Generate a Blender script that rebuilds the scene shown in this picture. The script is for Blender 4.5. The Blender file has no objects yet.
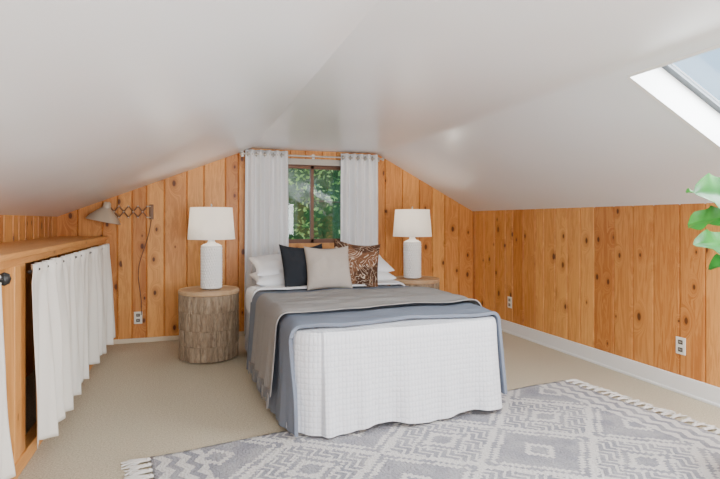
import bpy, bmesh, math, random
from math import sin, cos, pi, radians, sqrt, exp
from mathutils import Vector, Matrix, noise
random.seed(7)
S = bpy.context.scene
COL = S.collection

# ------------------------------------------------------------------ helpers
def empty(name, loc=(0,0,0), rot=(0,0,0)):
    e = bpy.data.objects.new(name, None); COL.objects.link(e)
    e.location = loc; e.rotation_euler = rot
    return e

def mesh_obj(name, verts, faces, mat=None, parent=None, smooth=False, uvs=None, attr=None, mats=None, mi=None, loc=None, rot=None):
    me = bpy.data.meshes.new(name)
    me.from_pydata([tuple(v) for v in verts], [], faces)
    me.update()
    if uvs is not None:
        ul = me.uv_layers.new(name="UVMap")
        for l in me.loops:
            ul.data[l.index].uv = uvs[l.vertex_index]
    if attr is not None:
        a = me.attributes.new("rnd", 'FLOAT', 'POINT')
        for i, v in enumerate(attr): a.data[i].value = v
    if mats:
        for m in mats: me.materials.append(m)
        if mi:
            for i, p in enumerate(me.polygons): p.material_index = mi[i]
    elif mat: me.materials.append(mat)
    if smooth:
        for p in me.polygons: p.use_smooth = True
    ob = bpy.data.objects.new(name, me); COL.objects.link(ob)
    if parent: ob.parent = parent
    if loc: ob.location = loc
    if rot: ob.rotation_euler = rot
    return ob

class MB:
    """mesh builder accumulating several shapes into one mesh"""
    def __init__(s): s.v=[]; s.f=[]; s.m=[]; s.a=[]
    def add(s, verts, faces, m=0, a=0.0):
        o=len(s.v); s.v += [tuple(v) for v in verts]; s.a += [a]*len(verts)
        for f in faces: s.f.append([i+o for i in f]); s.m.append(m)
    def box(s, x0,x1,y0,y1,z0,z1,m=0,a=0.0,ch=0.0):
        if ch<=0:
            v=[(x0,y0,z0),(x1,y0,z0),(x1,y1,z0),(x0,y1,z0),(x0,y0,z1),(x1,y0,z1),(x1,y1,z1),(x0,y1,z1)]
            f=[(0,3,2,1),(4,5,6,7),(0,1,5,4),(1,2,6,5),(2,3,7,6),(3,0,4,7)]
            s.add(v,f,m,a); return
        bm=bmesh.new(); bmesh.ops.create_cube(bm,size=1)
        for q in bm.verts:
            q.co=Vector(((x0+x1)/2+q.co.x*(x1-x0),(y0+y1)/2+q.co.y*(y1-y0),(z0+z1)/2+q.co.z*(z1-z0)))
        bmesh.ops.bevel(bm,geom=bm.edges[:],offset=ch,segments=2,affect='EDGES',profile=.5)
        bm.verts.index_update()
        s.add([q.co.copy() for q in bm.verts],[[q.index for q in f.verts] for f in bm.faces],m,a); bm.free()
    def lathe(s, prof, c=(0,0,0), n=48, m=0, a=0.0, rf=None, cap0=True, cap1=True, M=None):
        v=[];f=[]
        for j,(r,z) in enumerate(prof):
            for i in range(n):
                t=2*pi*i/n
                rr=r if rf is None else rf(r,z,t,j)
                p=Vector((rr*cos(t),rr*sin(t),z))
                if M: p=M@p
                v.append(p+Vector(c))
        for j in range(len(prof)-1):
            for i in range(n):
                k=(i+1)%n
                f.append((j*n+i,j*n+k,(j+1)*n+k,(j+1)*n+i))
        if cap0: f.append(tuple(range(n-1,-1,-1)))
        if cap1: f.append(tuple((len(prof)-1)*n+i for i in range(n)))
        s.add(v,f,m,a)
    def tube(s, pts, r, n=8, m=0, a=0.0, r1=None):
        pts=[Vector(p) for p in pts]; v=[];f=[]
        L=len(pts)
        up=Vector((0,0,1))
        for j,p in enumerate(pts):
            d=(pts[min(j+1,L-1)]-pts[max(j-1,0)]).normalized()
            x=d.cross(up)
            if x.length<1e-3: x=d.cross(Vector((1,0,0)))
            x.normalize(); y=d.cross(x)
            rr=r if r1 is None else r+(r1-r)*j/(L-1)
            for i in range(n):
                t=2*pi*i/n
                v.append(p+x*rr*cos(t)+y*rr*sin(t))
        for j in range(L-1):
            for i in range(n):
                k=(i+1)%n
                f.append((j*n+i,j*n+k,(j+1)*n+k,(j+1)*n+i))
        f.append(tuple(range(n-1,-1,-1))); f.append(tuple((L-1)*n+i for i in range(n)))
        s.add(v,f,m,a)
    def torus(s,c,R,r,axis='X',n=20,k=8,m=0):
        v=[];f=[]
        for i in range(n):
            t=2*pi*i/n
            for j in range(k):
                q=2*pi*j/k
                a_=(R+r*cos(q))*cos(t); b_=(R+r*cos(q))*sin(t); h=r*sin(q)
                p={'X':(h,a_,b_),'Y':(a_,h,b_),'Z':(a_,b_,h)}[axis]
                v.append(Vector(p)+Vector(c))
        for i in range(n):
            for j in range(k):
                i2=(i+1)%n;j2=(j+1)%k
                f.append((i*k+j,i2*k+j,i2*k+j2,i*k+j2))
        s.add(v,f,m)
    def make(s,name,mats,parent=None,smooth=False,loc=None,rot=None,attr=False):
        ob=mesh_obj(name,s.v,s.f,mats=mats,mi=s.m,parent=parent,smooth=smooth,loc=loc,rot=rot,attr=s.a if attr else None)
        bm=bmesh.new(); bm.from_mesh(ob.data); bmesh.ops.recalc_face_normals(bm,faces=bm.faces[:]); bm.to_mesh(ob.data); bm.free()
        return ob

def autosmooth(ob, ang=35):
    for p in ob.data.polygons: p.use_smooth=True
    bm=bmesh.new(); bm.from_mesh(ob.data)
    for e in bm.edges:
        if len(e.link_faces)==2 and e.calc_face_angle(0)>radians(ang): e.smooth=False
    bm.to_mesh(ob.data); bm.free()

# ------------------------------------------------------------------ materials
class NT:
    def __init__(s,name):
        s.mat=bpy.data.materials.new(name); s.mat.use_nodes=True
        s.nt=s.mat.node_tree; s.n=s.nt.nodes; s.l=s.nt.links
        s.b=s.n['Principled BSDF']; s.out=s.n['Material Output']
    def node(s,t,**k):
        x=s.n.new(t)
        for a,b in k.items(): setattr(x,a,b)
        return x
    def link(s,a,b): s.l.new(a,b)
    def put(s,sock,val):
        if hasattr(val,'is_linked') or hasattr(val,'links'): s.l.new(val,sock)
        else: sock.default_value=val
    def math(s,op,a,b=0.0,c=0.0,clamp=False):
        x=s.node('ShaderNodeMath',operation=op,use_clamp=clamp)
        s.put(x.inputs[0],a); s.put(x.inputs[1],b); s.put(x.inputs[2],c)
        return x.outputs[0]
    def mix(s,f,a,b,mode='MIX'):
        x=s.node('ShaderNodeMix',data_type='RGBA',blend_type=mode)
        s.put(x.inputs[0],f); s.put(x.inputs[6],a); s.put(x.inputs[7],b)
        return x.outputs[2]
    def coord(s,w='Object'): return s.node('ShaderNodeTexCoord').outputs[w]
    def mapping(s,v,scale=(1,1,1),loc=(0,0,0),rot=(0,0,0)):
        x=s.node('ShaderNodeMapping'); s.put(x.inputs[0],v)
        x.inputs['Scale'].default_value=scale; x.inputs['Location'].default_value=loc; x.inputs['Rotation'].default_value=rot
        return x.outputs[0]
    def noise(s,v,scale=5,detail=3,rough=.5,dist=0.0):
        x=s.node('ShaderNodeTexNoise'); s.put(x.inputs['Vector'],v)
        x.inputs['Scale'].default_value=scale; x.inputs['Detail'].default_value=detail
        x.inputs['Roughness'].default_value=rough; x.inputs['Distortion'].default_value=dist
        return x.outputs['Fac']
    def smooth(s,v,a,b,o0=0.0,o1=1.0):
        x=s.node('ShaderNodeMapRange',interpolation_type='SMOOTHSTEP'); s.put(x.inputs[0],v)
        x.inputs[1].default_value=a; x.inputs[2].default_value=b; x.inputs[3].default_value=o0; x.inputs[4].default_value=o1
        return x.outputs[0]
    def sep(s,v):
        x=s.node('ShaderNodeSeparateXYZ'); s.put(x.inputs[0],v); return x.outputs
    def comb(s,a,b,c=0.0):
        x=s.node('ShaderNodeCombineXYZ'); s.put(x.inputs[0],a); s.put(x.inputs[1],b); s.put(x.inputs[2],c); return x.outputs[0]
    def bump(s,h,strength=.3,dist=.01):
        x=s.node('ShaderNodeBump'); s.put(x.inputs['Height'],h)
        x.inputs['Strength'].default_value=strength; x.inputs['Distance'].default_value=dist
        s.link(x.outputs[0],s.b.inputs['Normal'])
    def base(s,c): s.put(s.b.inputs['Base Color'], c if not isinstance(c,tuple) else (c[0],c[1],c[2],1))
    def rough(s,r,spec=.5,metal=0.0):
        s.put(s.b.inputs['Roughness'],r); s.b.inputs['Specular IOR Level'].default_value=spec; s.b.inputs['Metallic'].default_value=metal

def c4(c): return (c[0],c[1],c[2],1)

def plain(name,c,r=.5,metal=0.0,spec=.5,ns=0,nstr=.2,var=0.0,dist=.004):
    m=NT(name); m.rough(r,spec,metal)
    o=m.coord()
    if var>0:
        f=m.noise(o,ns or 8,4)
        m.base(m.mix(f,c4([x*(1-var) for x in c]),c4([min(1,x*(1+var)) for x in c])))
    else: m.base(c)
    if ns: m.bump(m.noise(o,ns,4),nstr,dist)
    return m.mat

def pine(name, horiz=False, light=(.79,.375,.105), dark=(.46,.155,.032), knots=1.0):
    m=NT(name); m.rough(.42,.35)
    o=m.sep(m.coord())
    rnd=m.node('ShaderNodeAttribute',attribute_name='rnd').outputs['Fac']
    if horiz:
        u=m.math('ADD',o[0],o[2]); w=o[1]
    else:
        u=m.math('ADD',o[0],o[1]); w=o[2]
    u=m.math('ADD',u,m.math('MULTIPLY',rnd,37.0))
    w=m.math('ADD',w,m.math('MULTIPLY',rnd,11.0))
    kv=m.comb(m.math('MULTIPLY',u,5.2),m.math('MULTIPLY',w,2.9))
    vo=m.node('ShaderNodeTexVoronoi',voronoi_dimensions='2D'); m.put(vo.inputs['Vector'],kv); vo.inputs['Scale'].default_value=1.0
    d=vo.outputs['Distance']; cc=m.sep(vo.outputs['Color'])
    on=m.math('GREATER_THAN',cc[0],0.35)
    siz=m.math('ADD',m.math('MULTIPLY',cc[1],.85),.35)
    dn=m.math('DIVIDE',d,siz)
    near=m.math('MULTIPLY',on,m.smooth(dn,0.0,.45,1.0,0.0))
    gv=m.comb(m.math('ADD',m.math('MULTIPLY',u,9.0),m.math('MULTIPLY',near,1.6)),m.math('MULTIPLY',w,.75))
    g=m.noise(gv,1.6,5,.6,1.2)
    wav=m.math('SINE',m.math('MULTIPLY',g,34.0))
    wav=m.math('ADD',m.math('MULTIPLY',wav,.5),.5)
    fine=m.noise(m.comb(m.math('MULTIPLY',u,120.0),m.math('MULTIPLY',w,3.0)),1.0,3)
    t=m.math('ADD',m.math('MULTIPLY',wav,.38),m.math('MULTIPLY',fine,.28))
    t=m.math('ADD',t,m.math('MULTIPLY',g,.30))
    t=m.math('ADD',t,m.math('MULTIPLY',m.math('SUBTRACT',rnd,.5),.65),clamp=True)
    col=m.mix(t,c4(light),c4(dark))
    halo=m.math('MULTIPLY',on,m.smooth(dn,.05,.28,.55*knots,0.0))
    col=m.mix(halo,col,(.34,.10,.018,1))
    core=m.math('MULTIPLY',on,m.smooth(dn,.055,.10,.9*knots,0.0))
    col=m.mix(core,col,(.09,.025,.007,1))
    m.base(col)
    m.bump(m.math('ADD',t,m.math('MULTIPLY',core,.6)),.12,.004)
    return m.mat

M_pine=pine('pine_panel')
M_pineH=pine('pine_board',horiz=True,light=(.74,.36,.11),dark=(.53,.21,.05),knots=.4)
M_pinePost=pine('pine_post',light=(.78,.39,.12),dark=(.58,.23,.055),knots=.5)
M_dark=plain('dark_gap',(.10,.045,.018),.9)

m=NT('ceiling_paint'); m.base((.82,.85,.89)); m.rough(.27,.55)
o=m.coord()
m.bump(m.math('ADD',m.noise(m.mapping(o,(1,.6,1)),1.4,1),m.math('MULTIPLY',m.noise(o,90,2),.01)),.22,.10)
M_ceil=m.mat
M_white=plain('white_trim',(.84,.84,.83),.4)
m=NT('carpet'); o=m.coord()
f=m.noise(o,110,4,.8); f2=m.noise(o,2.5,3); f=m.smooth(f,.3,.7)
col=m.mix(f,(.56,.46,.31,1),(.95,.86,.67,1)); col=m.mix(m.math('MULTIPLY',f2,.22),col,(.60,.50,.36,1))
m.base(col); m.rough(.95,.15); m.bump(f,.8,.008); M_carpet=m.mat

def fabric(name,c,c2=None,scale=500,strg=.25,transl=0.0,rough=.9,sheen=0.0):
    m=NT(name); o=m.coord()
    f=m.noise(o,scale,2,.6); f2=m.noise(o,9,3)
    c2=c2 or [x*.86 for x in c]
    m.base(m.mix(m.math('ADD',m.math('MULTIPLY',f,.6),m.math('MULTIPLY',f2,.4)),c4(c2),c4(c)))
    m.rough(rough,.2); m.bump(m.math('ADD',f,m.math('MULTIPLY',f2,2.0)),strg,.003)
    if transl>0:
        tr=m.node('ShaderNodeBsdfTranslucent'); tr.inputs[0].default_value=c4(c)
        mx=m.node('ShaderNodeMixShader'); mx.inputs[0].default_value=transl
        m.link(m.b.outputs[0],mx.inputs[1]); m.link(tr.outputs[0],mx.inputs[2]); m.link(mx.outputs[0],m.out.inputs[0])
    return m.mat
M_curt=fabric('white_linen_curtain',(.97,.97,.98),(.92,.93,.95),transl=.15)
M_cabcurt=fabric('cream_linen',(.86,.83,.77),(.72,.68,.61),scale=250)
M_sheet=fabric('white_sheet',(.88,.88,.90),(.80,.81,.83))
M_duvet=fabric('blue_grey_duvet',(.215,.245,.305),(.155,.18,.23))
m=NT('taupe_throw'); o=m.coord(); s_=m.sep(o)
f=m.noise(o,160,2,.6); f2=m.noise(o,9,3)
st=m.math('ADD',m.math('MULTIPLY',m.math('SINE',m.math('MULTIPLY',s_[1],420.0)),.5),.5)
t=m.math('ADD',m.math('MULTIPLY',f,.5),m.math('MULTIPLY',st,.4))
m.base(m.mix(t,(.22,.21,.205,1),(.42,.40,.38,1))); m.rough(.95,.1); m.bump(m.math('ADD',t,m.math('MULTIPLY',f2,2)),.5,.004); M_throw=m.mat
M_navy=fabric('charcoal_fabric',(.030,.034,.042),(.017,.020,.025))
M_beige=fabric('oatmeal_fabric',(.56,.50,.445),(.40,.355,.31),scale=220,strg=.5)
m=NT('white_quilt'); uv=m.coord('UV'); s_=m.sep(uv)
jit=m.math('MULTIPLY',m.math('SUBTRACT',m.noise(uv,30,2),.5),.014)
U=m.math('ADD',s_[0],jit); V=m.math('ADD',s_[1],jit)
a=m.math('ABSOLUTE',m.math('SINE',m.math('MULTIPLY',U,pi/.022)))
b=m.math('ABSOLUTE',m.math('SINE',m.math('MULTIPLY',V,pi/.030)))
h=m.math('POWER',m.math('MULTIPLY',a,b),.5)
wr=m.noise(m.comb(m.math('MULTIPLY',s_[0],7.0),m.math('MULTIPLY',s_[1],2.5)),1.5,4)
hh=m.math('ADD',m.math('MULTIPLY',h,.5),m.math('MULTIPLY',wr,3.0))
m.base(m.mix(h,(.70,.73,.785,1),(.80,.82,.865,1))); m.rough(.85,.2); m.bump(hh,.7,.008); M_quilt=m.mat
m=NT('paisley_fabric'); o=m.coord()
n1=m.noise(o,6,2,.5,1.5)
w=m.math('ABSOLUTE',m.math('SINE',m.math('MULTIPLY',n1,22.0)))
l=m.smooth(w,.15,.28,1.0,0.0)
n2=m.smooth(m.noise(o,5,1),.5,.56)
l2=m.smooth(m.math('ABSOLUTE',m.math('SUBTRACT',m.noise(o,14,1),.5)),.006,.018,1.0,0.0)
col=m.mix(n2,(.17,.075,.037,1),(.075,.035,.02,1))
col=m.mix(m.math('MULTIPLY',l,.9),col,(.62,.50,.39,1)); col=m.mix(m.math('MULTIPLY',l2,.5),col,(.42,.25,.15,1))
m.base(col); m.rough(.85,.2); M_pais=m.mat
m=NT('weathered_drum_wood'); o=m.coord(); s_=m.sep(o)
rnd=m.node('ShaderNodeAttribute',attribute_name='rnd').outputs['Fac']
g=m.noise(m.comb(m.math('MULTIPLY',m.math('ADD',s_[0],rnd),30.0),m.math('MULTIPLY',s_[1],30.0),m.math('MULTIPLY',s_[2],7.0)),1.5,6,.7,.8)
g=m.smooth(g,.2,.75)
col=m.mix(g,(.13,.085,.052,1),(.52,.40,.28,1)); col=m.mix(m.math('MULTIPLY',rnd,.4),col,(.24,.165,.105,1))
m.base(col); m.rough(.75,.25); m.bump(g,.7,.008); M_drum=m.mat
m=NT('drum_top_wood'); o=m.coord()
g=m.noise(m.mapping(o,(3,30,3)),1.5,5,.6,.5)
m.base(m.mix(g,(.36,.21,.105,1),(.64,.44,.26,1))); m.rough(.45,.4); M_drumtop=m.mat
M_ceram=plain('white_ceramic',(.84,.84,.83),.45,ns=120,nstr=.15)
M_brass=plain('brushed_steel',(.55,.52,.47),.35,metal=.9)
M_lampmetal=plain('champagne_enamel',(.50,.41,.31),.35,metal=.2)
M_black=plain('black_metal',(.02,.02,.02),.4)
M_outlet=plain('outlet_plastic',(.80,.77,.68),.35)
M_outhole=plain('outlet_slots',(.10,.08,.06),.5)
m=NT('shade_linen'); m.base((.92,.91,.88)); m.rough(.9,.1)
o=m.coord(); m.bump(m.noise(m.mapping(o,(1,1,4)),150,2),.15,.002)
tr=m.node('ShaderNodeBsdfTranslucent'); tr.inputs[0].default_value=(.94,.92,.88,1)
mx=m.node('ShaderNodeMixShader'); mx.inputs[0].default_value=.5
m.link(m.b.outputs[0],mx.inputs[1]); m.link(tr.outputs[0],mx.inputs[2]); m.link(mx.outputs[0],m.out.inputs[0]); M_shade=m.mat
m=NT('window_glass')
gl=m.node('ShaderNodeBsdfGlossy'); gl.inputs['Roughness'].default_value=.02; tp=m.node('ShaderNodeBsdfTransparent')
mx=m.node('ShaderNodeMixShader'); mx.inputs[0].default_value=.03
m.link(tp.outputs[0],mx.inputs[1]); m.link(gl.outputs[0],mx.inputs[2]); m.link(mx.outputs[0],m.out.inputs[0]); M_glass=m.mat
def leafmat(name,c1,c2,tr_=.35,sc=9,r=.35):
    m=NT(name); o=m.coord(); f=m.noise(o,sc,3); f=m.smooth(f,.3,.7); col=m.mix(f,c4(c1),c4(c2)); m.base(col); m.rough(r,.5)
    t=m.node('ShaderNodeBsdfTranslucent'); m.link(col,t.inputs[0])
    mx=m.node('ShaderNodeMixShader'); mx.inputs[0].default_value=tr_
    m.link(m.b.outputs[0],mx.inputs[1]); m.link(t.outputs[0],mx.inputs[2]); m.link(mx.outputs[0],m.out.inputs[0]); return m.mat
M_fig=leafmat('fig_leaf',(.010,.12,.018),(.04,.30,.035),.2,6,.45)
M_tree=leafmat('tree_leaves',(.08,.20,.03),(.55,.74,.20),.35,3.5,.7)
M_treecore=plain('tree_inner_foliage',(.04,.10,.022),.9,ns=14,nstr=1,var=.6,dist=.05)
M_bark=plain('bark',(.13,.085,.05),.9,ns=30,nstr=.6,var=.3)
M_winwood=plain('window_sash_wood',(.16,.06,.022),.5,ns=20,nstr=.1,var=.2)
M_winbeige=plain('window_trim_taupe',(.48,.44,.38),.5)
M_alum=plain('skylight_frame',(.07,.08,.09),.4,metal=.3)
M_pot=plain('basket_pot',(.45,.33,.2),.8,ns=60,nstr=.5,var=.2)
M_soil=plain('soil',(.05,.03,.02),.95,ns=40,nstr=.6)

# ------------------------------------------------------------------ room dims
XL,XR,YB,YF=-1.21,3.27,5.58,-1.7
ZL,ZT,ZR=1.235,1.965,1.31
CX0,CX1=.62,2.02
def ceilz(x):
    if x<CX0: return ZL+(ZT-ZL)*(x-XL)/(CX0-XL)
    if x<=CX1: return ZT
    return ZR+(ZT-ZR)*(XR-x)/(XR-CX1)
def ceil_s(x):
    def av(w): return sum(ceilz(x+w*(k/4.0)) for k in range(-4,5))/9
    if x>1.5: return av(.04)
    return av(.01)

fb=MB(); fb.box(XL-.1,XR+.1,YF-.1,YB+.1,-.1,0); fb.make('floor',[M_carpet])

def planks(mb, fixed, axis, sgn, u0, u1, ztop, z0=0.0, hole=None, t=.016, mean=.165):
    u=u0
    while u<u1-1e-4:
        w=random.choice([mean*.8,mean,mean*1.15,mean*1.3])
        e=min(u+w,u1)
        if u1-e<.05: e=u1
        rn=random.random()
        segs=[(z0,None)]
        if hole:
            h0,h1,hz0,hz1=hole
            if u<h0<e: e=h0
            if u<h1<e: e=h1
            if u>=h0-1e-4 and e<=h1+1e-4: segs=[(z0,hz0),(hz1,None)]
        for (a,b) in segs:
            cs=[(u,0),(u+.003,t-.013),(u+.008,t),(e-.008,t),(e-.003,t-.013),(e,0)]
            vs=[]
            for zz in (0,1):
                for (uu,n) in cs:
                    z=a if zz==0 else (b if b is not None else ztop(uu)+.03)
                    if axis=='x': vs.append((uu,fixed+sgn*n,z))
                    else: vs.append((fixed+sgn*n,uu,z))
            f=[(i,i+1,i+7,i+6) for i in range(5)]+[(0,6,11,5),tuple(range(6)),tuple(range(11,5,-1))]
            mb.add(vs,f,0,rn)
        u=e
WH=(.86,1.74,.93,1.83)
wb=MB(); planks(wb,YB,'x',-1,XL,XR,ceilz,hole=WH)
y0,y1=YB,YB+.12
wb.box(XL-.1,WH[0],y0,y1,0,2.07,1); wb.box(WH[1],XR+.1,y0,y1,0,2.07,1)
wb.box(WH[0],WH[1],y0,y1,0,WH[2],1); wb.box(WH[0],WH[1],y0,y1,WH[3],2.07,1)
wb.make('wall_back',[M_pine,M_dark],attr=True)
wr=MB(); planks(wr,XR,'y',-1,YF,YB,lambda y:ZR); wr.box(XR,XR+.12,YF-.1,YB+.1,0,ZR+.04,1)
wr.make('wall_right',[M_pine,M_dark],attr=True)
wl=MB(); planks(wl,XL,'y',1,YF,YB,lambda y:ZL); wl.box(XL-.12,XL,YF-.1,YB+.1,0,ZL+.04,1)
wl.make('wall_left',[M_pine,M_dark],attr=True)
RW=(.1,2.5,.75,1.65)  # opening for the made-up window behind the camera
wf=MB(); planks(wf,YF,'x',1,XL,XR,ceilz,hole=RW)
y0,y1=YF-.12,YF
wf.box(XL-.1,RW[0],y0,y1,0,2.07,1); wf.box(RW[1],XR+.1,y0,y1,0,2.07,1)
wf.box(RW[0],RW[1],y0,y1,0,RW[2],1); wf.box(RW[0],RW[1],y0,y1,RW[3],2.07,1)
wf.make('wall_front',[M_pine,M_dark],attr=True)

b=MB(); b.box(XR-.034,XR-.017,YF+.02,YB-.02,0,.125,ch=.004); b.box(XR-.040,XR-.017,YF+.02,YB-.02,.0,.02,ch=.003); b.make('baseboard_right',[M_white])
b=MB(); b.box(XL+.02,XR-.04,YB-.030,YB-.017,0,.045,ch=.003); b.make('baseboard_back',[plain('cream_trim',(.66,.56,.42),.5)])

SX0,SX1,SY0,SY1=2.10,3.0,.75,2.06
xs=sorted(set([round(XL-.12+i*(XR-XL+.24)/60,4) for i in range(61)]+[CX0-.02,CX0,CX0+.02,CX1,SX0,SX1]))
ys=[YF-.1,-.5,SY0,SY1]+[SY1+(YB+.1-SY1)*k/5 for k in range(1,6)]
T=.14
v=[];f=[]
nx=len(xs)
for lay in (0,T):
    for y in ys:
        for x in xs: v.append((x,y,ceil_s(x)+lay))
N1=nx*len(ys)
def hole(i,j): return xs[i]>=SX0-1e-5 and xs[i+1]<=SX1+1e-5 and ys[j]>=SY0-1e-5 and ys[j+1]<=SY1+1e-5
for j in range(len(ys)-1):
    for i in range(nx-1):
        if hole(i,j): continue
        a=j*nx+i
        f.append((a,a+nx,a+nx+1,a+1)); f.append((N1+a,N1+a+1,N1+a+nx+1,N1+a+nx))
ob=mesh_obj('ceiling',v,f,M_ceil); autosmooth(ob,15)
th=math.atan2(ZT-ZR,XR-CX1)
nrm=Vector((sin(th),0,cos(th)))
sk=empty('window_skylight')
def sp(x,y,k): return Vector((x,y,ceil_s(x)))+nrm*k
D=.165
mb=MB()
cor=[(SX0,SY0),(SX1,SY0),(SX1,SY1),(SX0,SY1)]
for i in range(4):
    a,b_=cor[i],cor[(i+1)%4]
    out=Vector((0,-1,0)) if i==0 else Vector((0,1,0)) if i==2 else (Vector((cos(th),0,-sin(th))) if i==1 else Vector((-cos(th),0,sin(th))))
    q=[sp(*a,-.002),sp(*b_,-.002),sp(*b_,D),sp(*a,D)]
    q2=[p+out*.02 for p in q]
    mb.add(q+q2,[(0,1,2,3),(7,6,5,4),(0,4,5,1),(1,5,6,2),(2,6,7,3),(3,7,4,0)])
mb.make('shaft',[M_white],parent=sk)
mb=MB()
ex=Vector((cos(th),0,-sin(th))); L=(SX1-SX0)/cos(th)
o0=sp(SX0,SY0,D-.01)
def skbar(u0,u1,w0,w1,k0=0,k1=.03,m=0):
    v=[o0+ex*u+Vector((0,w,0))+nrm*k for k in (k0,k1) for (u,w) in ((u0,w0),(u1,w0),(u1,w1),(u0,w1))]
    mb.add(v,[(0,3,2,1),(4,5,6,7),(0,1,5,4),(1,2,6,5),(2,3,7,6),(3,0,4,7)],m)
W=SY1-SY0
q=.036
skbar(0,q,0,W);skbar(L-q,L,0,W);skbar(q,L-q,0,q);skbar(q,L-q,W-q,W)
skbar(q,L-q,q,W-q,.012,.018,1)
mb.make('sash',[M_alum,M_glass],parent=sk)

# back window
wn=empty('window_1')
mb=MB()
x0,x1,z0,z1=WH
yy=YB
mb.box(x0-.05,x1+.05,yy-.034,yy-.017,z1-.02,z1+.045,1,ch=.003)
mb.box(x0-.05,x0,yy-.034,yy-.017,z0-.05,z1-.02,2,ch=.003)
mb.box(x1,x1+.05,yy-.034,yy-.017,z0-.05,z1-.02,2,ch=.003)
mb.box(x0-.07,x1+.07,yy-.055,yy-.0165,z0-.03,z0+.03,2,ch=.003)
mb.box(x0,x1,yy-.015,yy+.12,z1-.025,z1,0); mb.box(x0,x1,yy-.015,yy+.12,z0,z0+.025,0)
mb.box(x0,x0+.025,yy-.015,yy+.12,z0,z1,0); mb.box(x1-.025,x1,yy-.015,yy+.12,z0,z1,0)
xm=1.275
def sash(a,b,y,m):
    t=.032
    mb.box(a,b,y,y+.03,z1-.025-t,z1-.025,m); mb.box(a,b,y,y+.03,z0+.025,z0+.025+t+.015,m)
    mb.box(a,a+t,y,y+.03,z0+.025,z1-.025,m); mb.box(b-t,b,y,y+.03,z0+.025,z1-.025,m)
    mb.box(a+t,b-t,y+.012,y+.016,z0+.05,z1-.05,3)
sash(x0+.025,xm+.02,yy+.02,0); sash(xm-.012,x1-.025,yy+.055,0)
mb.make('frame',[M_winwood,M_winbeige,pine('sill_pine',light=(.7,.33,.10),dark=(.5,.18,.04)),M_glass],parent=wn)
wn2=empty('added_rear_window'); mb=MB()  # unseen rear window, added as a setting for the fill lamp
a0,a1,b0,b1=RW
mb.box(a0-.06,a1+.06,YF+.017,YF+.035,b1,b1+.06); mb.box(a0-.06,a1+.06,YF+.017,YF+.045,b0-.05,b0)
mb.box(a0-.06,a0,YF+.017,YF+.035,b0,b1); mb.box(a1,a1+.06,YF+.017,YF+.035,b0,b1)
for k in range(4):
    xx=a0+(a1-a0-.04)*k/3; mb.box(xx,xx+.04,YF-.1,YF-.06,b0,b1)
mb.box(a0,a1,YF-.1,YF-.06,b0,b0+.04); mb.box(a0,a1,YF-.1,YF-.06,b1-.04,b1)
mb.make('frame',[M_white],parent=wn2)

# ------------------------------------------------------------------ window curtains + rod
def curtain_mesh(name,mat,u0,u1,c,z0,z1,folds,amp,axis='x',nu=160,nz=40,seed=1,flare=0.0,thick=.003,parent=None,hem=0.0,top_ruffle=0.0,out=0.0):
    rs=random.Random(seed); ph=[rs.uniform(-.5,.5) for _ in range(8)]
    v=[];f=[]
    for j in range(nz+1):
        t=j/nz; z=z1+(z0-z1)*t
        for i in range(nu+1):
            s=i/nu
            p=2*pi*folds*(s+.012*sin(2*pi*s*2+ph[0]+t*1.5)*t+(.010*sin(2*pi*s*5+ph[2]*9) if top_ruffle else 0))
            am=amp*(1+.35*t*sin(6*s+ph[1]))
            if top_ruffle:
                am=amp*(.35+.65*min(1,t*2.2))*(1+.5*sin(9*s+ph[3])*.6)*(1+.45*sin(23*s+ph[6]*5))
            d=am*sin(p)+amp*.35*t*sin(p*.5+ph[2]*6+2*t)+amp*.12*sin(p*2.7+5*t+ph[4])+out*t*(.6+.4*sin(7*s+ph[0]))
            if top_ruffle: d+=.010*sin(p*2.3+ph[5])*exp(-((t-.02)/.05)**2)
            sx=(u0+u1)/2+((s-.5)*(u1-u0))*(1+flare*t)+.2*amp*sin(2*p)*t
            zz=z+(hem*sin(p*.5+ph[5])*t)
            v.append((sx,c+d,zz) if axis=='x' else (c+d,sx,zz))
    for j in range(nz):
        for i in range(nu):
            a=j*(nu+1)+i; f.append((a,a+1,a+nu+2,a+nu+1))
    ob=mesh_obj(name,v,f,mat,smooth=True,parent=parent)
    so=ob.modifiers.new('s','SOLIDIFY'); so.thickness=thick; so.offset=0
    return ob
YC=YB-.105
ZRod=1.895
wc=empty('window_curtain')
curtain_mesh('panel',M_curt,.545,.985,YC,.03,1.94,5,.024,seed=3,flare=.06,parent=wc)
g=MB()
for k in range(10): g.torus((.545+.44*(k+.5)/10,YC,ZRod),.022,.005,'X')
g.make('grommets',[M_brass],parent=wc,smooth=True)
wc2=empty('window_curtain.001')
curtain_mesh('panel',M_curt,1.57,2.0,YC,.03,1.94,5,.024,seed=9,flare=.03,parent=wc2)
g=MB()
for k in range(10): g.torus((1.57+.43*(k+.5)/10,YC,ZRod),.022,.005,'X')
g.make('grommets',[M_brass],parent=wc2,smooth=True)
g=MB(); g.tube([(.50,YC,ZRod),(2.06,YC,ZRod)],.009,12)
for x in (.50,2.06): g.lathe([(.0,-.02),(.014,-.015),(.018,0),(.014,.015),(.0,.02)],c=(x,YC,ZRod),n=16,cap0=False,cap1=False)
for x in (.525,1.28,2.035): g.box(x-.006,x+.006,YC,YB-.017,ZRod-.005,ZRod+.007); g.box(x-.015,x+.015,YB-.022,YB-.016,ZRod-.02,ZRod+.03)
g.make('curtain_rod',[M_brass])

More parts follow.
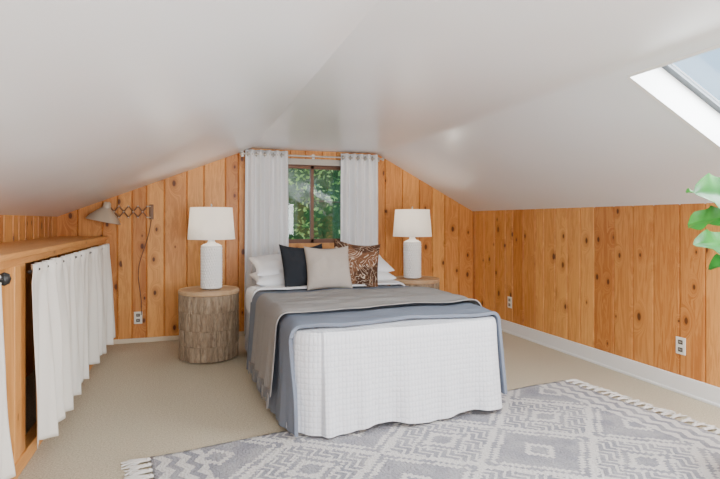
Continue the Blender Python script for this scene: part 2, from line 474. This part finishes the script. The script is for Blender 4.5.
# ------------------------------------------------------------------ bed (built about its own centre, turned 2 degrees)
BC=Vector((1.2,3.9,0))
BX0,BX1,BY0,BY1,BT=.530-BC.x,1.825-BC.x,2.81-BC.y,4.96-BC.y,.585
bed=empty('bed',BC,(0,0,radians(2)))
mb=MB(); mb.box(BX0+.07,BX1-.07,BY0+.07,BY1-.03,.18,.36,0,ch=.02); mb.box(BX0+.04,BX1-.04,BY0+.04,BY1,.361,BT-.02,1,ch=.06)
for x in (BX0+.1,BX1-.15):
    for y in (BY0+.42,BY1-.12): mb.box(x,x+.05,y,y+.05,0.0 if y>0 else .016,.18,2)
mb.make('mattress_and_base',[M_sheet,M_sheet,M_black],parent=bed)

def rrect(s,x0,x1,y0,y1,r):
    w=x1-x0-2*r; h=y1-y0-2*r; q=pi*r/2
    segs=[('l',w,(x0+r,y0),(1,0),(0,-1)),('a',q,(x1-r,y0+r),-pi/2),('l',h,(x1,y0+r),(0,1),(1,0)),('a',q,(x1-r,y1-r),0),
          ('l',w,(x1-r,y1),(-1,0),(0,1)),('a',q,(x0+r,y1-r),pi/2),('l',h,(x0,y1-r),(0,-1),(-1,0)),('a',q,(x0+r,y0+r),pi)]
    for g in segs:
        if s<=g[1] or g is segs[-1]:
            if g[0]=='l': return (g[2][0]+g[3][0]*s,g[2][1]+g[3][1]*s),g[4]
            t=g[3]+s/r; return (g[2][0]+r*cos(t),g[2][1]+r*sin(t)),(cos(t),sin(t))
        s-=g[1]
R_=.13
PER=2*((BX1-BX0-2*R_)+(BY1-BY0-2*R_))+2*pi*R_
def cover_off(s,d,H,y):
    k=d/H
    yw=y+BC.y
    sc=1.0 if yw<4.0 else max(.2,1-(yw-4.0)/.6)
    fr=1.2 if yw<3.0 else 1.0
    return .02+sc*(.024*k+fr*k**1.2*(.015*sin(s*2*pi/.52+.6)+.012*sin(s*2*pi/.27+2)+.005*sin(s*2*pi/.12+1.5*sin(s*5))))
NP=480
v=[];f=[];uv=[]
rings=[]
H=BT-.03
for a in [.62,.45,.3,.18,.1,.05,.0]: rings.append(('t',a))
RR=.07
for k in range(1,9): rings.append(('e',k/8*pi/2))
for k in range(1,25): rings.append(('d',k/24))
for ri,(ty,a) in enumerate(rings):
    for i in range(NP):
        s=PER*i/NP
        (px,py),(nx_,ny_)=rrect(s,BX0,BX1,BY0,BY1,R_)
        if ty=='t':
            cx=(BX0+BX1)/2; cy0=BY0+.7; cy1=BY1-.7
            tx=cx; ty_=min(max(py,cy0),cy1)
            ff=a/.7
            x=px+(tx-px)*ff; y=py+(ty_-py)*ff; z=BT+.014*(1-(1-ff)**3)+.005*noise.noise(Vector((x*5,y*5,0)))
            u_,v_=x,y
        elif ty=='e':
            o=.02*sin(a); x=px+nx_*o; y=py+ny_*o; z=BT-RR*(1-cos(a))
            u_,v_=s+BX0+R_,BY0-.05*a/1.57
        else:
            hem=H+.012*sin(s*2*pi/.6+1)-.006
            d=a*(hem-RR); o=cover_off(s,d,H,py); x=px+nx_*o; y=py+ny_*o; z=BT-RR-d
            z=max(z,.022)
            u_,v_=s+BX0+R_,BY0-d-.05
        v.append((x,y,z)); uv.append((u_,v_))
for j in range(len(rings)-1):
    for i in range(NP):
        k=(i+1)%NP
        f.append((j*NP+i,(j+1)*NP+i,(j+1)*NP+k,j*NP+k))
f.append(tuple(range(NP)))
ob=mesh_obj('quilt',v,f,M_quilt,parent=bed,smooth=True,uvs=uv)

DY0,DY1=2.88,4.36
def topfield(x,yl):
    """shared rumple height of the layers lying on top of the bed"""
    t=min(1,max(0,(yl+BC.y-DY0)/(DY1-DY0)))
    w=noise.noise(Vector((x*2.2,yl*8,1.3)))+.5*noise.noise(Vector((x*6+yl*4,yl*15,1.3)))
    return .014*(1+w)+.020*(1-(2*t-1)**4)
def strip(name,mat,ya,yb,zeps,xeps,bottomL,bottomR,thick=.012,fold=.02,seed=1,skew=0.0,nu=220,nv=70,cornerwrap=0.0,wfreq=.30,own=.004,fl=.03,tiltb=0.0,tilta=0.0,flR=None):
    ya-=BC.y; yb-=BC.y
    if flR is None: flR=fl
    v=[];f=[]
    X0=BX0-.022-xeps; X1=BX1+.022+xeps; Z=BT+.012+zeps
    r=.06
    LL=Z-r-bottomL; LR=Z-r-bottomR; Wt=X1-X0-2*r
    tot=LL+LR+Wt+pi*r
    for j in range(nv+1):
        t=j/nv
        for i in range(nu+1):
            s=tot*i/nu
            yy=ya+(yb-ya)*t+(tilta*(1-t)+tiltb*t)*(i/nu-.3)
            if s<LL:
                d=LL-s; k=d/(Z-r); 
                yy+=skew*k+.012*sin(d*9+seed)*(1 if t<.5 else -1)
                xin=0
                if t<.3 and cornerwrap:
                    q=(1-t/.3); yy-=cornerwrap*k*q; xin=.05*k*q*q
                o=fl*k+.010+ k*fold*(1+sin(2*pi*yy/wfreq+seed))+.006*k*sin(2*pi*yy/.11+seed*2)
                x=X0-o+xin; z=Z-r-d
            elif s<LL+pi*r/2:
                a=(s-LL)/r; x=X0+r-(r+.010)*cos(a); z=Z-r+r*sin(a)
            elif s<LL+pi*r/2+Wt:
                x=X0+r+(s-LL-pi*r/2); z=Z
            elif s<LL+pi*r+Wt:
                a=(s-LL-pi*r/2-Wt)/r; x=X1-r+(r+.010)*sin(a); z=Z-r+r*cos(a)
            else:
                d=s-(LL+pi*r+Wt); k=d/(Z-r)
                if t<.25 and cornerwrap: yy-=cornerwrap*k*(1-t/.25)
                o=flR*k+.010+k*fold*(1+sin(2*pi*yy/wfreq+seed+1))
                x=X1+o; z=Z-r-d
            if Z-r<z:
                g=min(1,(z-(Z-r))/r)
                yy+=g*(.022*sin(x*7+seed)*(1 if t>.5 else .5)+.03*noise.noise(Vector((x*3,seed,0))))
                z+=g*(topfield(x,yy)+own*(1+noise.noise(Vector((x*4,yy*12,seed)))))
            v.append((x,yy,max(z,.02)))
    for j in range(nv):
        for i in range(nu):
            a=j*(nu+1)+i; f.append((a,a+nu+1,a+nu+2,a+1))
    ob=mesh_obj(name,v,f,mat,parent=bed,smooth=True)
    so=ob.modifiers.new('s','SOLIDIFY'); so.thickness=thick; so.offset=1
    bv=ob.modifiers.new('b','BEVEL'); bv.width=thick*.4; bv.segments=2; bv.limit_method='ANGLE'
    return ob
strip('duvet',M_duvet,DY0,DY1,.006,.012,.03,.10,thick=.020,fold=.010,seed=1.3,cornerwrap=.07,flR=.012,own=0.0)
strip('throw_blanket',M_throw,3.13,3.90,.029,.038,.16,.24,thick=.006,fold=.014,seed=2.1,skew=-.03,wfreq=.19,tiltb=-.14,tilta=-.02,flR=.014,fl=.030,own=.004)
strip('folded_sheet',M_sheet,4.29,4.62,.029,.012,.44,.44,thick=.014,fold=.002,seed=4.0,fl=.0,flR=.0)
mb=MB()
for k in range(54):
    t=k/53
    y=3.10+.77*t-BC.y+(-.02*(1-t)-.14*t)*(-.3)
    kk=.83
    x=BX0-.022-.038-.030*kk-.014*kk*(1+sin(2*pi*y/.19+2.1))-.012
    zt=.175
    mb.tube([(x,y,zt),(x-.003,y+random.uniform(-.005,.005),zt-.04),(x-.005+random.uniform(-.004,.004),y+random.uniform(-.01,.01),zt-.085)],.0035,5,r1=.002)
mb.make('throw_fringe',[M_throw],parent=bed)

def pillow(name,w,h,t,loc,rot,mat,parent,seed=0,flange=0,n=36,sag=0):
    loc=(loc[0]-BC.x,loc[1]-BC.y,loc[2])
    v=[];f=[]
    for side in (1,-1):
        for j in range(n+1):
            for i in range(n+1):
                u=-1+2*i/n; q=-1+2*j/n
                uu=sin(u*pi/2)*.5+u*.5; qq=sin(q*pi/2)*.5+q*.5
                th_=(max(0,(1-uu**2))**.42)*(max(0,(1-qq**2))**.42)
                x=w/2*uu*(1-.07*(1-qq**2)); y=h/2*qq*(1-.07*(1-uu**2))
                wr=noise.noise(Vector((uu*2.2+seed,qq*2.2,seed)))*.10+noise.noise(Vector((uu*5+seed,qq*5,seed)))*.04
                z=side*t/2*th_*(1+wr*1.6)
                if sag: y-= sag*(1-uu**2)*max(0,qq)**2
                v.append((x,y,z))
    N=(n+1)**2
    for sd in (0,1):
        for j in range(n):
            for i in range(n):
                a=sd*N+j*(n+1)+i
                q=(a,a+1,a+n+2,a+n+1)
                f.append(q if sd==0 else q[::-1])
    ob=mesh_obj(name,v,f,mat,parent=parent,smooth=True,loc=loc,rot=rot)
    bm=bmesh.new(); bm.from_mesh(ob.data); bmesh.ops.remove_doubles(bm,verts=bm.verts[:],dist=.0006); bm.to_mesh(ob.data); bm.free()
    return ob
pillow('sleeping_pillow',.66,.46,.17,(.89,4.74,BT+.095),(radians(4),0,0),M_sheet,bed,1)
pillow('sleeping_pillow_b',.64,.46,.17,(1.55,4.74,BT+.095),(radians(4),0,0),M_sheet,bed,2)
pillow('sleeping_pillow_c',.65,.44,.16,(.89,4.80,BT+.205),(radians(16),0,radians(2)),M_sheet,bed,3)
pillow('sleeping_pillow_d',.65,.44,.16,(1.56,4.80,BT+.205),(radians(16),0,radians(-2)),M_sheet,bed,4)
pillow('throw_pillow_charcoal',.41,.41,.16,(.965,4.47,BT+.225),(radians(68),0,radians(8)),M_navy,bed,5,sag=.03)
pillow('throw_pillow_oatmeal',.40,.40,.17,(1.145,4.34,BT+.215),(radians(66),0,radians(-4)),M_beige,bed,6,sag=.02)
pillow('throw_pillow_paisley',.43,.43,.17,(1.42,4.40,BT+.235),(radians(68),radians(7),radians(-12)),M_pais,bed,7,sag=.03)

# ------------------------------------------------------------------ nightstands & lamps
def nightstand(name,loc):
    e=empty(name,loc)
    mb=MB(); R=.250; h=.575; n=30
    hs=[.012,.14,.27,.42,h-.01]
    for ri in range(4):
        a,b=hs[ri],hs[ri+1]-.002
        for i in range(n):
            ofs=.5*(ri%2)
            t0=2*pi*(i+.02+ofs)/n; t1=2*pi*(i+.98+ofs)/n
            rr=R+random.uniform(-.008,.005)
            r0=R-.05
            v=[]
            for z in (a,b):
                v+=[(r0*cos(t0),r0*sin(t0),z),(rr*cos(t0),rr*sin(t0),z),((rr+.004)*cos((t0+t1)/2),(rr+.004)*sin((t0+t1)/2),z),(rr*cos(t1),rr*sin(t1),z),(r0*cos(t1),r0*sin(t1),z)]
            mb.add(v,[(0,1,2,3,4),(9,8,7,6,5),(0,5,6,1),(1,6,7,2),(2,7,8,3),(3,8,9,4),(4,9,5,0)],0,random.random())
    mb.lathe([(R-.03,0),(R-.03,h-.01)],n=40,m=1)
    mb.make('drum',[M_drum,M_dark],parent=e,attr=True)
    t=MB(); t.lathe([(R-.02,h-.012),(R+.004,h-.010),(R+.010,h-.004),(R+.010,h+.022),(R+.004,h+.028),(R-.012,h+.028),(R-.018,h+.022)],n=72)
    ob=t.make('top',[M_drumtop],parent=e); autosmooth(ob,30)
    return e
def table_lamp(name,loc):
    e=empty(name,loc)
    mb=MB()
    prof=[(.075,0),(.083,.004)]
    Hh=.37
    nn=56
    for k in range(nn+1):
        z=.008+Hh*k/nn
        prof.append((.086+.0045*abs(sin(pi*z/.026)),z))
    prof+=[(.082,Hh+.012),(.066,Hh+.022),(.040,Hh+.032),(.030,Hh+.045),(.030,Hh+.06),(.012,Hh+.065)]
    def rf(r,z,t,j):
        if .01<z<Hh: return r+.0035*sin(t*26+ (pi if int(z/.026)%2 else 0))
        return r
    mb.lathe(prof,n=208,rf=rf)
    ob=mb.make('ceramic_base',[M_ceram],parent=e,smooth=True)
    mb=MB(); mb.tube([(0,0,Hh+.06),(0,0,Hh+.36)],.006,10)
    mb.lathe([(.016,Hh+.09),(.016,Hh+.13),(.010,Hh+.135)],n=16)
    mb.lathe([(.010,Hh+.136),(.026,Hh+.165),(.030,Hh+.19),(.02,Hh+.215),(.004,Hh+.225)],n=20,m=1)
    mb.lathe([(.004,Hh+.355),(.009,Hh+.362),(.006,Hh+.375),(.001,Hh+.38)],n=12)
    z0=Hh+.065; z1=Hh+.345
    for k in range(3):
        a=2*pi*k/3; mb.tube([(0,0,z1-.01),(.178*cos(a),.178*sin(a),z1-.004)],.003,6)
    mb.make('stem_and_bulb',[M_brass,M_ceram],parent=e,smooth=True)
    mb=MB(); mb.lathe([(.203,z0),(.180,z1),(.177,z1),(.200,z0),(.203,z0)],n=72,cap0=False,cap1=False)
    ob=mb.make('shade',[M_shade],parent=e); autosmooth(ob,40)
    l=bpy.data.lights.new(name+'_bulb','POINT'); l.energy=5.0; l.color=(1,.88,.74); l.shadow_soft_size=.03
    lo=bpy.data.objects.new('bulb_light',l); COL.objects.link(lo); lo.parent=e; lo.location=(0,0,Hh+.245)
    return e
NS1=(.160,4.78,0); NS2=(2.235,5.0,0)
nightstand('nightstand',NS1); nightstand('nightstand.001',NS2)
table_lamp('table_lamp',(NS1[0]+.02,NS1[1],.604)); table_lamp('table_lamp.001',(NS2[0]-.025,NS2[1]+.0,.604))

# ------------------------------------------------------------------ left built-in with curtains
cab=empty('built_in_cabinet')
mb=MB()
FX=-.775
mb.box(XL+.018,FX+.02,.5,YB-.03,1.025,1.055,0,.25,ch=.005)
mb.box(FX-.022,FX,.5,YB-.03,.990,1.025,0,.45)
mb.box(FX-.085,FX+.005,1.0,1.085,0,.990,1,.3,ch=.004)
mb.box(FX-.085,FX+.005,2.785,2.865,0,.990,1,.3,ch=.004)
mb.box(FX-.085,FX+.003,2.867,2.955,0,.990,1,.15,ch=.004)
mb.box(FX-.06,FX-.01,YB-.09,YB-.03,0,.990,1,.2)
mb.box(FX-.05,FX+.012,.5,YB-.03,0,.075,0,.2,ch=.004)
mb.box(XL+.03,FX-.09,2.85,2.88,0,1.02,1,.3)
mb.box(XL+.03,FX-.10,.5,2.85,.50,.53,0,.8)
mb.make('frame',[M_pineH,M_pinePost],parent=cab,attr=True)
mb=MB(); mb.tube([(FX+.040,2.87,.955),(FX+.040,5.45,.955)],.008,10); mb.tube([(FX+.03,.9,.955),(FX+.03,2.52,.955)],.009,10)
mb.lathe([(0,-.03),(.02,-.02),(.026,0),(.02,.02),(0,.03)],c=(FX+.03,2.55,.955),n=16,cap0=False,cap1=False)
mb.make('curtain_rods',[M_black],parent=cab,smooth=True)
curtain_mesh('curtain',M_cabcurt,2.855,5.36,FX+.045,.090,.988,14,.026,axis='y',nu=440,nz=40,seed=5,parent=cab,hem=.018,top_ruffle=1,out=.035)
curtain_mesh('curtain_near',M_cabcurt,1.1,2.50,FX+.03,.100,.975,10,.030,axis='y',nu=260,nz=36,seed=8,parent=cab,hem=.012,top_ruffle=1,flare=.12)

# ------------------------------------------------------------------ scissor wall lamp
sl=empty('scissor_wall_lamp')
mb=MB()
YW=YB-.017
mb.box(-.385,-.345,YW-.02,YW,1.215,1.365,1,ch=.004)
X_=-.40; n=4; dx=.085; hz=.055; zc=1.29; yl=YW-.045
for k in range(n):
    xa=X_-dx*k; xb=xa-dx
    mb.tube([(xa,yl-.004,zc+hz),(xb,yl-.004,zc-hz)],.007,6,m=1)
    mb.tube([(xa,yl+.010,zc-hz),(xb,yl+.010,zc+hz)],.007,6,m=1)
    for (xx,zz) in ((xa,zc+hz),(xa,zc-hz),((xa+xb)/2,zc)): mb.tube([(xx,yl-.014,zz),(xx,yl+.018,zz)],.006,8,m=0)
for zz in (zc+hz,zc-hz): mb.tube([(X_,yl,zz),(-.365,YW-.01,zz)],.006,8)
xe=X_-dx*n
mb.tube([(xe,yl,zc-.055),(xe,yl,zc+.055)],.006,8)
mb.tube([(xe,yl,zc+.055),(xe+.01,yl-.07,zc+.085),(xe+.01,yl-.14,zc+.082)],.006,8)
Mx=Matrix.Rotation(radians(12),4,'Y')
c=(xe-.030,yl-.16,zc-.095)
mb.lathe([(.150,0),(.152,.004),(.125,.045),(.075,.095),(.036,.13),(.032,.175),(.022,.185),(.018,.185),(.030,.128),(.070,.092),(.120,.043),(.147,0),(.150,0)],c=c,n=40,cap0=False,cap1=False,M=Mx)
mb.lathe([(.005,.02),(.025,.04),(.03,.06),(.018,.10),(.014,.12)],c=c,n=16,M=Mx,m=2)
ob=mb.make('lamp_body',[M_lampmetal,plain('arm_brown',(.20,.10,.05),.5),M_ceram],parent=sl); autosmooth(ob,40)
mb=MB(); pts=[]
for k in range(24):
    t=k/23; pts.append((-.365-.10*t-.05*sin(pi*t)+.015*sin(9*t),YW-.012,1.22-.95*t))
mb.tube(pts,.004,6); mb.make('cord',[plain('cord_brown',(.12,.06,.035),.6)],parent=sl,smooth=True)

def outlet(name,loc,rotz):
    mb=MB(); mb.box(-.038,.038,-.006,0,-.060,.060,0,ch=.003)
    for s in (-1,1):
        mb.box(-.018,.018,-.009,-.006,s*.026-.015,s*.026+.015,1,ch=.002)
        mb.box(-.008,-.005,-.0095,-.0089,s*.026-.004,s*.026+.007,0); mb.box(.005,.008,-.0095,-.0089,s*.026-.004,s*.026+.007,0)
    mb.make(name,[M_outlet,M_outhole],loc=loc,rot=(0,0,rotz))
outlet('wall_outlet',(-.487,YB-.0165,.245),0)
outlet('wall_outlet.001',(XR-.0165,4.79,.33),radians(-90))
outlet('wall_outlet.002',(XR-.0165,2.75,.33),radians(-90))

# ------------------------------------------------------------------ rug
m=NT('woven_rug'); o=m.coord(); s_=m.sep(o)
q=.020
X=m.math('ADD',s_[0],m.math('MULTIPLY',m.math('SUBTRACT',m.noise(o,60,2),.5),.014))
Y=m.math('ADD',s_[1],m.math('MULTIPLY',m.math('SUBTRACT',m.noise(m.mapping(o,loc=(5,3,0)),60,2),.5),.014))
Xq=m.math('MULTIPLY',m.math('FLOOR',m.math('DIVIDE',X,q)),q)
Yq=m.math('MULTIPLY',m.math('FLOOR',m.math('DIVIDE',Y,q)),q)
def tri(val,p): return m.math('MULTIPLY',m.math('ABSOLUTE',m.math('SUBTRACT',m.math('FRACT',m.math('DIVIDE',val,p)),.5)),2.0)
def band_(v_,c,w): return m.math('LESS_THAN',m.math('ABSOLUTE',m.math('SUBTRACT',v_,c)),w)
tx=tri(Xq,.76); ty=tri(m.math('ADD',Yq,.1),.66)
dd=m.math('ADD',tx,ty)
hatch=m.math('GREATER_THAN',tri(m.math('ADD',X,m.math('MULTIPLY',tri(Y,.10),.05)),.052),.36)
hatch2=m.math('GREATER_THAN',tri(Yq,.06),.30)
a1=band_(dd,.90,.04); a2=m.math('MULTIPLY',band_(dd,.53,.24),hatch2); a3=m.math('LESS_THAN',dd,.18)
a4=m.math('MULTIPLY',m.math('GREATER_THAN',dd,1.10),hatch)
a5=band_(dd,1.62,.05); hole_=m.math('GREATER_THAN',dd,1.50)
pat=m.math('MULTIPLY',a4,m.math('SUBTRACT',1.0,hole_))
for a in (a1,a2,a3,a5): pat=m.math('MAXIMUM',pat,a)
a6=m.math('GREATER_THAN',dd,1.82); pat=m.math('MAXIMUM',pat,a6)
ax=m.math('ABSOLUTE',X)
inband=m.math('GREATER_THAN',ax,1.18)
band=m.math('GREATER_THAN',tri(m.math('ADD',ax,m.math('MULTIPLY',tri(Y,.12),.04)),.09),.55)
pat=m.mix(inband,pat,band)
n=m.noise(o,120,3); soft=m.noise(o,7,2)
loop=m.noise(o,75,2)
col=m.mix(n,(.54,.515,.50,1),(.80,.775,.75,1))
gcol=m.mix(n,(.16,.16,.195,1),(.35,.355,.40,1))
wearf=m.smooth(soft,.3,.7,.66,.92)
m.base(m.mix(m.math('MULTIPLY',pat,wearf),col,gcol))
m.rough(.95,.1)
m.bump(m.math('ADD',m.math('MULTIPLY',pat,-.6),m.math('MULTIPLY',loop,1.4)),.9,.014); M_rug=m.mat
RL,RWd=2.86,2.1
ph=radians(8)
BR=Vector((2.64,3.22,0))
cen=BR-Vector((cos(ph),sin(ph),0))*RL/2-Vector((-sin(ph),cos(ph),0))*RWd/2
rug=empty('area_rug',(cen.x,cen.y,0),(0,0,ph))
nu,nv=150,100; v=[];f=[]
for j in range(nv+1):
    for i in range(nu+1):
        x=-RL/2+RL*i/nu; y=-RWd/2+RWd*j/nv
        y+=.03*noise.noise(Vector((x*2,0,0)))*(abs(y)/RWd*2); 
        v.append((x,y,.0125+.0015*noise.noise(Vector((x*30,y*30,0)))))
for j in range(nv):
    for i in range(nu):
        a=j*(nu+1)+i; f.append((a,a+1,a+nu+2,a+nu+1))
ob=mesh_obj('woven_field',v,f,M_rug,parent=rug,smooth=True)
so=ob.modifiers.new('s','SOLIDIFY'); so.thickness=.0095; so.offset=-1
mb=MB(); rs=random.Random(4)
for sx in (-1,1):
    nT=34
    for k in range(nT):
        y=-RWd/2+.03+(RWd-.06)*k/(nT-1)
        x=sx*RL/2
        mb.lathe([(.006,-.008),(.011,0),(.006,.008)],c=(x+sx*.012,y,.0125),n=8)
        for q_ in range(9):
            a=rs.uniform(-.5,.5); Ln=rs.uniform(.09,.14)
            p0=Vector((x,y+rs.uniform(-.008,.008),.010)); 
            p1=p0+Vector((sx*Ln*.5*cos(a*.5),Ln*.5*sin(a*.5),.004)); p2=p0+Vector((sx*Ln*cos(a),Ln*sin(a),-.004))
            mb.tube([p0,p1,p2],.0048,5,r1=.0035)
mb.make('tassels',[fabric('tassel_cotton',(.80,.77,.73),(.60,.57,.54),scale=120)],parent=rug)

# ------------------------------------------------------------------ fiddle leaf fig
fig=empty('fiddle_leaf_fig',(2.47,1.62,.0165))
mb=MB(); mb.lathe([(.13,0),(.15,.01),(.175,.16),(.185,.30),(.178,.305),(.168,.27),(.0,.27)],n=40,cap1=False,m=0)
mb.lathe([(.0,.275),(.165,.272)],n=24,m=1,cap0=False,cap1=False)
mb.make('basket',[M_pot,M_soil],parent=fig,smooth=True)
mb=MB()
trunk=[(0,0,.27),(.01,.01,.6),(-.01,.0,.9),(.01,.02,1.2),(0,0,1.42)]
mb.tube(trunk,.014,10,r1=.007)
for b_ in [((-.01,0,.85),(-.12,.04,.98),(-.18,.05,1.24)),((-.01,0,.80),(-.10,.02,.88),(-.17,.02,1.06)),((.0,.01,1.0),(.08,-.05,1.12),(.12,-.10,1.25))]:
    mb.tube(b_,.007,8,r1=.005)
mb.make('trunk',[M_bark],parent=fig,smooth=True)
def leaf(mb,base,dirv,L,Wd,droop,roll=0):
    d=Vector(dirv).normalized(); side=d.cross(Vector((0,0,1))).normalized(); up=side.cross(d)
    side2=side*cos(roll)+up*sin(roll); up2=side2.cross(d)
    nl,nw=14,6; v=[];f=[]
    for i in range(nl+1):
        t=i/nl
        wd=Wd*(sin(pi*min(1,t**.8*.97+.03))**.6)*(.62+.45*t-.10*exp(-((t-.42)/.12)**2)*2)
        if i==0: wd=.004
        if i==nl: wd=.01
        for j in range(-nw,nw+1):
            s=j/nw
            p=Vector(base)+d*(L*t)+side2*(wd/2*s)+up2*(.16*wd*abs(s)+.012*sin(t*16+ (2 if s>0 else 0))*abs(s))-Vector((0,0,1))*droop*L*t*t
            p+=up2*(-.004*exp(-(s*6)**2))
            v.append(p)
    k=2*nw+1
    for i in range(nl):
        for j in range(k-1):
            a=i*k+j; f.append((a,a+1,a+k+1,a+k))
    mb.add(v,f)
mb=MB(); rs=random.Random(11)
spec=[((-.15,.05,1.28),(-.95,-.10,.16),.31,.23,.10,1.1),((-.18,.05,1.20),(-.95,.10,-.02),.25,.15,.10,-1.0),((-.17,.02,1.07),(-.95,-.10,.14),.33,.16,.10,.9),
      ((-.14,.0,1.02),(-.8,.2,-.02),.20,.13,.2,.5),((-.17,.05,1.24),(-.1,.8,.6),.28,.19,.3,.1)]
for s in spec: leaf(mb,*s)
for k in range(22):
    a=k*2.4; z=.90+.52*k/21
    sc=.8 if cos(a)<0 else 1
    leaf(mb,(.02*cos(a),.02*sin(a),z),(cos(a),sin(a),.35+.5*(z-.8)),rs.uniform(.20,.27)*sc,rs.uniform(.13,.18),rs.uniform(.2,.5),rs.uniform(-.3,.3))
mb.make('leaves',[M_fig],parent=fig,smooth=True)

# ------------------------------------------------------------------ outside trees
def tree_at(name,loc,seed,n):
    tree=empty(name,loc)
    mb=MB(); mb.tube([(0,0,0),(.1,0,2),(-.05,.1,4),(0,0,6.5)],.16,10,r1=.05)
    for k in range(16):
        a=k*2.4; z=1.6+k*.27
        mb.tube([(0,0,z),(.9*cos(a),.9*sin(a),z+.25),(1.7*cos(a),1.7*sin(a),z+.2)],.035,6,r1=.01)
    mb.make('trunk',[M_bark],parent=tree)
    rs=random.Random(seed); v=[];f=[]
    for k in range(n):
        a=rs.uniform(0,2*pi); z=rs.uniform(1.0,7.2); R=2.6*sqrt(rs.random())*(1 if z<5 else (7.4-z)/2.4)
        p=Vector((R*cos(a),R*sin(a)*.8,z))
        if noise.noise(p*1.3)<-.22: continue
        d=Vector((rs.gauss(0,1),rs.gauss(0,1),rs.gauss(-.5,.6))).normalized(); s=d.orthogonal().normalized()
        L=rs.uniform(.05,.12); w=L*.30
        o_=len(v); v+=[p,p+d*L*.5+s*w,p+d*L,p+d*L*.5-s*w]; f.append((o_,o_+1,o_+2,o_+3))
    mesh_obj('foliage',v,f,M_tree,parent=tree)
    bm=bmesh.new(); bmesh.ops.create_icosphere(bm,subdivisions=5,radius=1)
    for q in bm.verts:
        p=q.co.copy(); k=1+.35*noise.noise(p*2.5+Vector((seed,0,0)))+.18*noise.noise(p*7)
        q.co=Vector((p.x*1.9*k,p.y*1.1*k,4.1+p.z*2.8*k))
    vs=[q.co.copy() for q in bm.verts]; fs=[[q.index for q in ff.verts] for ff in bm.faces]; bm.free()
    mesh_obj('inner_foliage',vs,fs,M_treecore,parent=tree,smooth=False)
tree_at('garden_tree',(1.6,9.6,-3),3,30000)
tree_at('garden_tree.001',(3.9,11.8,-2.6),8,14000)

# ------------------------------------------------------------------ lights
W=bpy.data.worlds.new('world'); S.world=W; W.use_nodes=True
bg=W.node_tree.nodes['Background']
bg.inputs[0].default_value=(.47,.70,.95,1); bg.inputs[1].default_value=2.1
def area(name,loc,rot,sx,sy,e,col=(1,1,1)):
    l=bpy.data.lights.new(name,'AREA'); l.shape='RECTANGLE'; l.size=sx; l.size_y=sy; l.energy=e; l.color=col
    o=bpy.data.objects.new(name,l); COL.objects.link(o); o.location=loc; o.rotation_euler=rot; return o
area('rear_fill_light',(1.3,YF+.06,1.2),(radians(90),0,0),2.3,.85,152,(.96,.98,1))  # added fill lamp behind the camera, just inside the invented window
area('ceiling_fill_light',(1.0,-.9,.45),(radians(150),0,0),1.6,1.0,40,(.95,.98,1))  # extra lamp aimed upward, added to brighten ceiling and far end
q=sp((SX0+SX1)/2,(SY0+SY1)/2,D+.10)
area('skylight_light',q,(0,th,0),.85,1.2,100,(.93,.97,1))

# ------------------------------------------------------------------ camera
cam=bpy.data.cameras.new('camera'); co=bpy.data.objects.new('camera',cam); COL.objects.link(co)
co.location=(0,0,1.2); co.rotation_euler=(radians(90),0,radians(-18.1))
cam.sensor_width=36; cam.lens=26.0; cam.shift_y=-18.5/720; cam.clip_start=.02
S.camera=co
